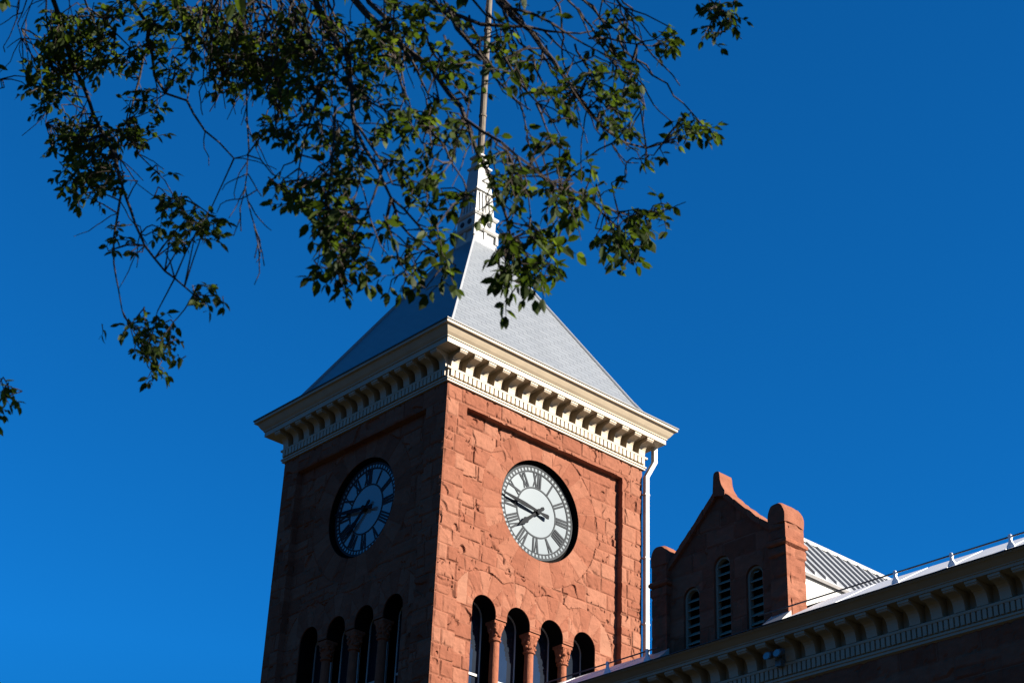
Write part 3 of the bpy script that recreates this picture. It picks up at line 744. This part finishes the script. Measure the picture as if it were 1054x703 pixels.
CL = """62,60,32,36 45,95,24,24 75,40,28,28 105,50,22,22 100,72,18,10 95,18,28,16 55,20,16,14 130,60,18,20 150,105,16,18 140,130,18,13 80,130,28,18 65,150,18,13 100,160,30,22 75,180,20,18 115,180,18,18 90,200,16,12 120,140,26,13 150,140,18,12 165,178,10,7
180,208,18,11 200,225,20,20 215,240,13,16 190,242,18,13 168,215,9,12 125,240,13,12 112,258,7,8 135,258,9,7 160,238,10,7 175,262,4,5 212,300,18,12 226,316,7,11 200,300,7,5 150,335,30,10 165,350,20,18 145,362,11,16 160,383,14,8 185,370,7,7 108,338,6,4 175,330,9,7
10,405,14,11 -5,418,10,9 -2,80,5,18 185,20,26,22 180,70,13,18 225,85,13,11 240,60,28,36 270,60,28,32 290,85,32,28 310,50,22,28 330,75,22,28 300,20,18,14 285,130,17,16 300,142,13,13 325,110,18,18 340,140,22,22
290,190,13,11 310,200,22,18 335,190,18,22 345,215,18,20 330,235,16,16 350,240,16,16 385,235,15,11 355,260,10,11 335,275,11,9 350,280,13,11 370,275,10,13 355,295,5,8 388,292,5,4 405,262,9,7 420,275,16,17 415,298,6,9 400,293,6,4 430,292,7,8 430,260,8,9 455,255,13,13 440,240,11,11 435,215,13,13 460,285,11,12
350,60,22,22 380,60,18,22 400,40,22,18 370,90,18,16 395,90,13,13 430,120,26,22 460,130,22,18 400,130,18,16 410,165,16,18 445,170,22,20 435,195,20,16 465,203,18,13 370,160,11,18 355,180,18,13 430,30,18,18 450,55,18,18 470,70,16,13 488,62,8,12 485,90,16,10
500,40,16,10 520,45,18,16 525,75,18,12 540,60,13,16 555,14,13,6 535,5,11,7 575,14,8,4 560,90,18,10 575,105,18,10 590,80,13,13 610,70,18,13 620,90,20,16 635,70,16,12 650,75,12,9 640,105,16,11 625,115,14,11 640,130,13,11 650,128,10,9 660,105,9,5
625,30,12,10 645,25,10,9 635,45,7,6 610,45,9,7 620,18,7,4 685,40,12,12 667,52,3,4 690,48,7,7 740,10,18,12 735,32,9,9 752,22,11,7 728,12,9,7 738,43,3,4 655,100,7,5 705,130,14,12 720,133,14,9 735,135,4,7 708,146,4,4 690,145,9,5 665,165,10,7 675,158,9,5 645,153,5,4
545,140,16,7 560,145,18,8 555,150,13,7 590,165,16,9 600,175,10,9 575,170,13,7 520,155,13,9 535,175,18,12 525,190,18,12 510,180,10,10 540,195,12,9 580,205,18,12 600,205,18,12 570,195,12,9 615,195,10,9 630,185,10,6 575,222,7,5 590,220,9,5 505,140,10,7
525,250,14,16 550,240,16,14 570,250,11,12 540,270,18,14 560,272,14,14 520,280,12,11 545,290,14,10 510,262,6,4 508,285,7,7 555,298,7,8 520,303,5,5 521,314,3,7 640,235,18,14 655,230,13,12 625,245,10,9 640,258,12,11 660,255,7,9 670,225,10,9 680,215,9,9 690,213,4,4 628,275,3,7 650,270,7,6 612,242,6,3 500,212,5,7 495,222,3,5"""
CL += " 210,15,18,16 235,32,18,16 345,18,18,16 372,32,18,16 398,18,16,14 300,42,18,18 122,10,16,14 152,18,14,16 162,48,12,14 418,14,14,12 465,18,14,10 205,45,14,14 250,15,18,14 325,50,16,14 440,8,12,10 30,70,8,12 410,60,14,14"
CL = [tuple(float(a) for a in c.split(',')) for c in CL.split()]

wood = MB(); limbs = MB(); lf = MB()
def leaf(p, ax, nrm, L, tone):
    ax = ax.normalized(); sd = ax.cross(nrm)
    if sd.length < 1e-4: return
    sd.normalize(); nr = sd.cross(ax); W = L * rg.uniform(.23, .33); cup = rg.uniform(.0, .35); droop = rg.uniform(.05, .32)
    def q(t, s, k): return p + ax * (t * L) + sd * (s * W) + nr * (abs(s) * W * cup - droop * L * t * t)
    v = [q(0, 0, 0), q(.28, -.82, 0), q(.28, 0, 0), q(.28, .82, 0), q(.62, -.8, 0), q(.62, 0, 0), q(.62, .8, 0), q(1, 0, 0)]
    lf.add(v, [(0, 2, 1), (0, 3, 2), (1, 2, 5, 4), (2, 3, 6, 5), (4, 5, 7), (5, 6, 7)], tone)
def sprig(p, d, n, L, tone, r=.0032):
    """a leafy twig with alternate leaves"""
    pts = [p]; d = d.normalized(); step = L * .48
    for i in range(n):
        d = (d + Vector((rg.gauss(0, .16), rg.gauss(0, .16), rg.gauss(-.07, .13)))).normalized()
        pts.append(pts[-1] + d * step)
    wood.tube(pts, [r * (1 - .6 * i / n) for i in range(n + 1)], 3, False)
    for i in range(1, n + 1):
        sgn = 1 if i % 2 else -1; side = d.cross(Vector((0, 0, 1)))
        side = side.normalized() if side.length > .1 else Vector((1, 0, 0))
        ax = d * rg.uniform(.3, 1.0) + side * sgn * rg.uniform(.5, 1.1) + Vector((0, 0, rg.gauss(-.18, .32)))
        nrm = Vector((rg.gauss(0, .55), rg.gauss(0, .55), 1))
        leaf(pts[i], ax, nrm, L * rg.uniform(.6, 1.15), min(1, max(0, tone + rg.gauss(0, .22))))
    leaf(pts[-1], d + Vector((0, 0, -.3)), Vector((rg.gauss(0, .5), rg.gauss(0, .5), 1)), L * rg.uniform(.8, 1.2), min(1, max(0, tone + rg.gauss(0, .2))))

# main limb skeleton out of sight above the view
F0 = tp + Vector((0, 0, -.6))
HUBS = [P3(60, -210, 8.2), P3(330, -190, 8.0), P3(500, -170, 8.1), P3(720, -150, 8.4), P3(-90, -170, 8.0), P3(1010, -240, 8.6)]  # last hub carries the added, unseen foliage that shades the view
def bend(a, b, up, n=10, wob=.08):
    out = []
    for i in range(n + 1):
        t = i / n; p = a.lerp(b, t) + Vector((0, 0, up * 4 * t * (1 - t)))
        if 0 < i < n: p += Vector((rg.gauss(0, wob), rg.gauss(0, wob), rg.gauss(0, wob)))
        out.append(p)
    return out
H0 = F0.z - GZ
tb = MB(); tb.tube([tree_base + Vector((0, 0, -.1)), tree_base + Vector((0, 0, .25)), tree_base + Vector((.03, -.03, H0 * .25)), tree_base + Vector((-.03, -.05, H0 * .6)), F0, F0 + Vector((.1, .1, 1.6)), F0 + Vector((-.2, .3, 3.4)), F0 + Vector((.1, .5, 5.6))],
        [.40, .28, .24, .21, .19, .13, .09, .04], 14)
trunk = tb.build('trunk', M['bark'], tree, smooth=True)
for h in HUBS:
    q = MB(); st = F0 + Vector((0, 0, rg.uniform(-.3, .6))); pts = bend(st, h, .7); q.tube(pts, [.11 - .075 * i / 10 for i in range(11)], 9); q.build('limb', M['bark'], tree, smooth=True)

BP = []      # points along all boughs
for r, pts in BOUGHS:
    r *= .74
    off = rg.uniform(-.18, .18); w3 = []
    for (x0, y0), (x1, y1) in zip(pts[:-1], pts[1:]):
        n = max(1, int(math.hypot(x1 - x0, y1 - y0) / 12))
        for i in range(n):
            t = i / n; w3.append(P3(x0 + (x1 - x0) * t + rg.gauss(0, .5), y0 + (y1 - y0) * t + rg.gauss(0, .5), dep(x0 + (x1 - x0) * t, y0 + (y1 - y0) * t) + off))
    w3.append(P3(*pts[-1], dep(*pts[-1]) + off))
    if pts[0][1] < -5:
        h = min(HUBS, key=lambda q: (q - w3[0]).length)
        br = bend(h, w3[0], .25, 6, .03)[:-1]; w3 = br + w3; nb = len(br)
    else: nb = 0
    m = len(w3)
    wood.tube(w3, [max(.0025, r * (1.25 if i < nb else (1 - .8 * (i - nb) / max(1, m - nb)))) for i in range(m)], 6 if r > .009 else 4, False)
    for i, p in enumerate(w3[nb:]): BP.append((p, pts))
    # fine bare side twigs
    for i in range(nb, m - 1):
        if rg.random() < .42:
            d = (w3[i + 1] - w3[i]).normalized(); d = (d + Vector((rg.gauss(0, .6), rg.gauss(0, .6), rg.gauss(-.3, .5)))).normalized(); p = w3[i]; tw_ = [p]
            for k in range(rg.randint(3, 7)):
                d = (d + Vector((rg.gauss(0, .2), rg.gauss(0, .2), rg.gauss(-.10, .15)))).normalized(); p = p + d * rg.uniform(.03, .055); tw_.append(p)
            wood.tube(tw_, [.0034 * (1 - .5 * k / len(tw_)) for k in range(len(tw_))], 3, False)
BPV = [b[0] for b in BP if b[1][0][0] not in (250, 256, 253, 262)]
# tangle of pale hanging twigs at the top
for k in range(110):
    x = rg.uniform(205, 345) if k < 78 else rg.uniform(420, 640); y = rg.uniform(-40, 30) if k < 78 else rg.uniform(-30, 60); d_ = dep(x, y) + rg.uniform(-.4, .4); pts = [P3(x, y, d_)]; dx = rg.gauss(0, 4) if k < 78 else rg.uniform(2, 9)
    for i in range(rg.randint(5, 11)):
        x += dx + rg.gauss(0, 3); y += rg.uniform(6, 13); d_ += rg.gauss(0, .03); pts.append(P3(x, y, d_))
    wood.tube(pts, [.0052 * (1 - .6 * i / len(pts)) for i in range(len(pts))], 4, False)

for (x, y, rx, ry) in CL:
    area = math.pi * rx * ry * (.55 if 372 < x < 492 and 140 < y < 300 else (.8 if 320 < x < 640 and y < 140 else 1)); ns = max(1, int(area / (70 if x < 300 and y < 200 else (58 if x > 640 else 90)) + rg.random()))
    big = .050 if x < 260 else (.060 if y > 200 else .049)
    for k in range(ns):
        a = rg.uniform(0, 2 * math.pi); rr = math.sqrt(rg.random()) * .8
        px, py = x + rx * rr * math.cos(a), y + ry * rr * math.sin(a); d_ = dep(px, py) + rg.gauss(0, .16)
        p = P3(px, py, d_)
        q = min(BPV, key=lambda b: (b - p).length_squared)
        away = (p - q); away = away.normalized() if away.length > 1e-3 else Vector((0, 0, -1))
        d = away * .7 + Vector((rg.gauss(0, .6), rg.gauss(0, .6), rg.gauss(-.25, .4)))
        n = 2 if min(rx, ry) < 8 else rg.randint(3, 6)
        d.normalize(); st = p - d * (n * big * .24)
        sprig(st, d, n, big, rg.choice([.4, .65, .95]) if (x < 430 and y < 105 and rg.random() < .6) else rg.choice([.0, .15, .3, .55]))  # upper-left leaves coloured lighter to stand in for sunlit patches
        l = (st - q).length
        if l < .24 and l > .03 and rg.random() < .75:
            mid = q.lerp(st, .5) + Vector((0, 0, .06 * l + rg.gauss(0, .01))); wood.tube([q, q.lerp(mid, .55) , mid, st], [.0045, .004, .0035, .003], 3, False)
# the rest of the crown, above and beside the view
for k in range(850):
    x = rg.uniform(-420, 900); y = rg.uniform(-330, -22)
    if x < -30 and rg.random() < .5: y = rg.uniform(-200, 330)
    if x > 640 and rg.random() < .6: continue
    if x > 600 and y > -90: continue
    if 80 < x < 620 and y < -110 and rg.random() < .7: continue
    if x < -30: x = min(x, -40)
    d_ = 8.0 + rg.gauss(0, .75); p = P3(x, y, d_)
    sprig(p, Vector((rg.gauss(0, .8), rg.gauss(0, .8), rg.gauss(-.2, .5))), rg.randint(3, 6), .075, rg.choice([.2, .35, .5, .7]))
for k in range(1500):  # unseen foliage added towards the sun to shade the leaves in view
    x = rg.uniform(560, 1320); y = rg.uniform(-430, -55); cx_, cy2 = (x - 1010) / 330, (y + 170) / 135
    if cx_ * cx_ + cy2 * cy2 > 1: continue
    d_ = 8.1 + rg.gauss(0, .6); p = P3(x, y, d_)
    sprig(p, Vector((rg.gauss(0, .8), rg.gauss(0, .8), rg.gauss(-.2, .5))), rg.randint(4, 6), .07, rg.choice([.2, .35, .5, .7]))
wood.build('branches', M['bark'], tree)
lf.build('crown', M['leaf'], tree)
#@@END@@

# ------------------------------------------------------------------ ground, sky, sun, camera
g = MB(); n = 24; S = 900.0
gs = [-S, -300, -120, -60, -30, 0, 30, 60, 120, 300, S]
gv = [(x, y, GZ) for y in gs for x in gs]; k = len(gs)
g.add(gv, [(j * k + i, j * k + i + 1, (j + 1) * k + i + 1, (j + 1) * k + i) for j in range(k - 1) for i in range(k - 1)])
go = g.build('ground', M['ground']); go['kind'] = 'structure'

sc = bpy.context.scene
w = bpy.data.worlds.new('World'); sc.world = w; w.use_nodes = True
N = w.node_tree.nodes; L = w.node_tree.links; bg = N['Background']
sky = N.new('ShaderNodeTexSky'); sky.sky_type = 'NISHITA'; sky.sun_disc = False
sky.sun_elevation = math.asin(SUN.z); sky.sun_rotation = math.atan2(SUN.x, SUN.y)
sky.altitude = 2100; sky.air_density = 1.0; sky.dust_density = 0.05; sky.ozone_density = 6.0
mul = N.new('ShaderNodeMix'); mul.data_type = 'RGBA'; mul.blend_type = 'MULTIPLY'; mul.inputs[0].default_value = 1.0
mul.inputs[7].default_value = (.05, .69, 1.03, 1)
L.new(sky.outputs[0], mul.inputs[6])
# sky dimmed low down and at the zenith to keep shaded faces dark
tcw = N.new('ShaderNodeTexCoord'); sx = N.new('ShaderNodeSeparateXYZ'); rw = N.new('ShaderNodeValToRGB')
rw.color_ramp.elements[0].position = .08; rw.color_ramp.elements[0].color = (.04, .04, .04, 1); rw.color_ramp.elements[1].position = .33; rw.color_ramp.elements[1].color = (1, 1, 1, 1)
for p_, c_z in ((.68, 1.0), (.95, .30)):
    e_ = rw.color_ramp.elements.new(p_); e_.color = (c_z, c_z, c_z, 1)
L.new(tcw.outputs['Generated'], sx.inputs[0]); L.new(sx.outputs['Z'], rw.inputs['Fac'])
m2 = N.new('ShaderNodeMix'); m2.data_type = 'RGBA'; m2.blend_type = 'MULTIPLY'; m2.inputs[0].default_value = 1.0
L.new(mul.outputs[2], m2.inputs[6]); L.new(rw.outputs['Color'], m2.inputs[7]); L.new(m2.outputs[2], bg.inputs['Color']); bg.inputs['Strength'].default_value = .053

sl_ = bpy.data.lights.new('sun', 'SUN'); sl_.energy = 5.0; sl_.angle = R(.53); sl_.color = (1.0, .93, .82)
so = bpy.data.objects.new('sun', sl_); COL.objects.link(so); so.rotation_euler = (-SUN).to_track_quat('-Z', 'Y').to_euler(); so.location = (40, -80, 60)

cd = bpy.data.cameras.new('camera'); co = bpy.data.objects.new('camera', cd); COL.objects.link(co); sc.camera = co
from mathutils import Matrix
mw = Matrix.Identity(4)
for i in range(3): mw[i][0], mw[i][1], mw[i][2], mw[i][3] = RT[i], UP[i], -FW[i], CAM[i]
co.matrix_world = mw
cd.sensor_fit = 'HORIZONTAL'; cd.sensor_width = 36.0; cd.lens = FPX / 1054 * 36.0; cd.clip_end = 3000
cd.dof.use_dof = True; cd.dof.focus_distance = 44.0; cd.dof.aperture_fstop = 8.0
sc.render.engine = 'CYCLES'; sc.cycles.max_bounces = 6; sc.cycles.diffuse_bounces = 3
sc.view_settings.view_transform = 'Standard'; sc.view_settings.look = 'None'; sc.view_settings.exposure = 1.72; sc.view_settings.gamma = 1
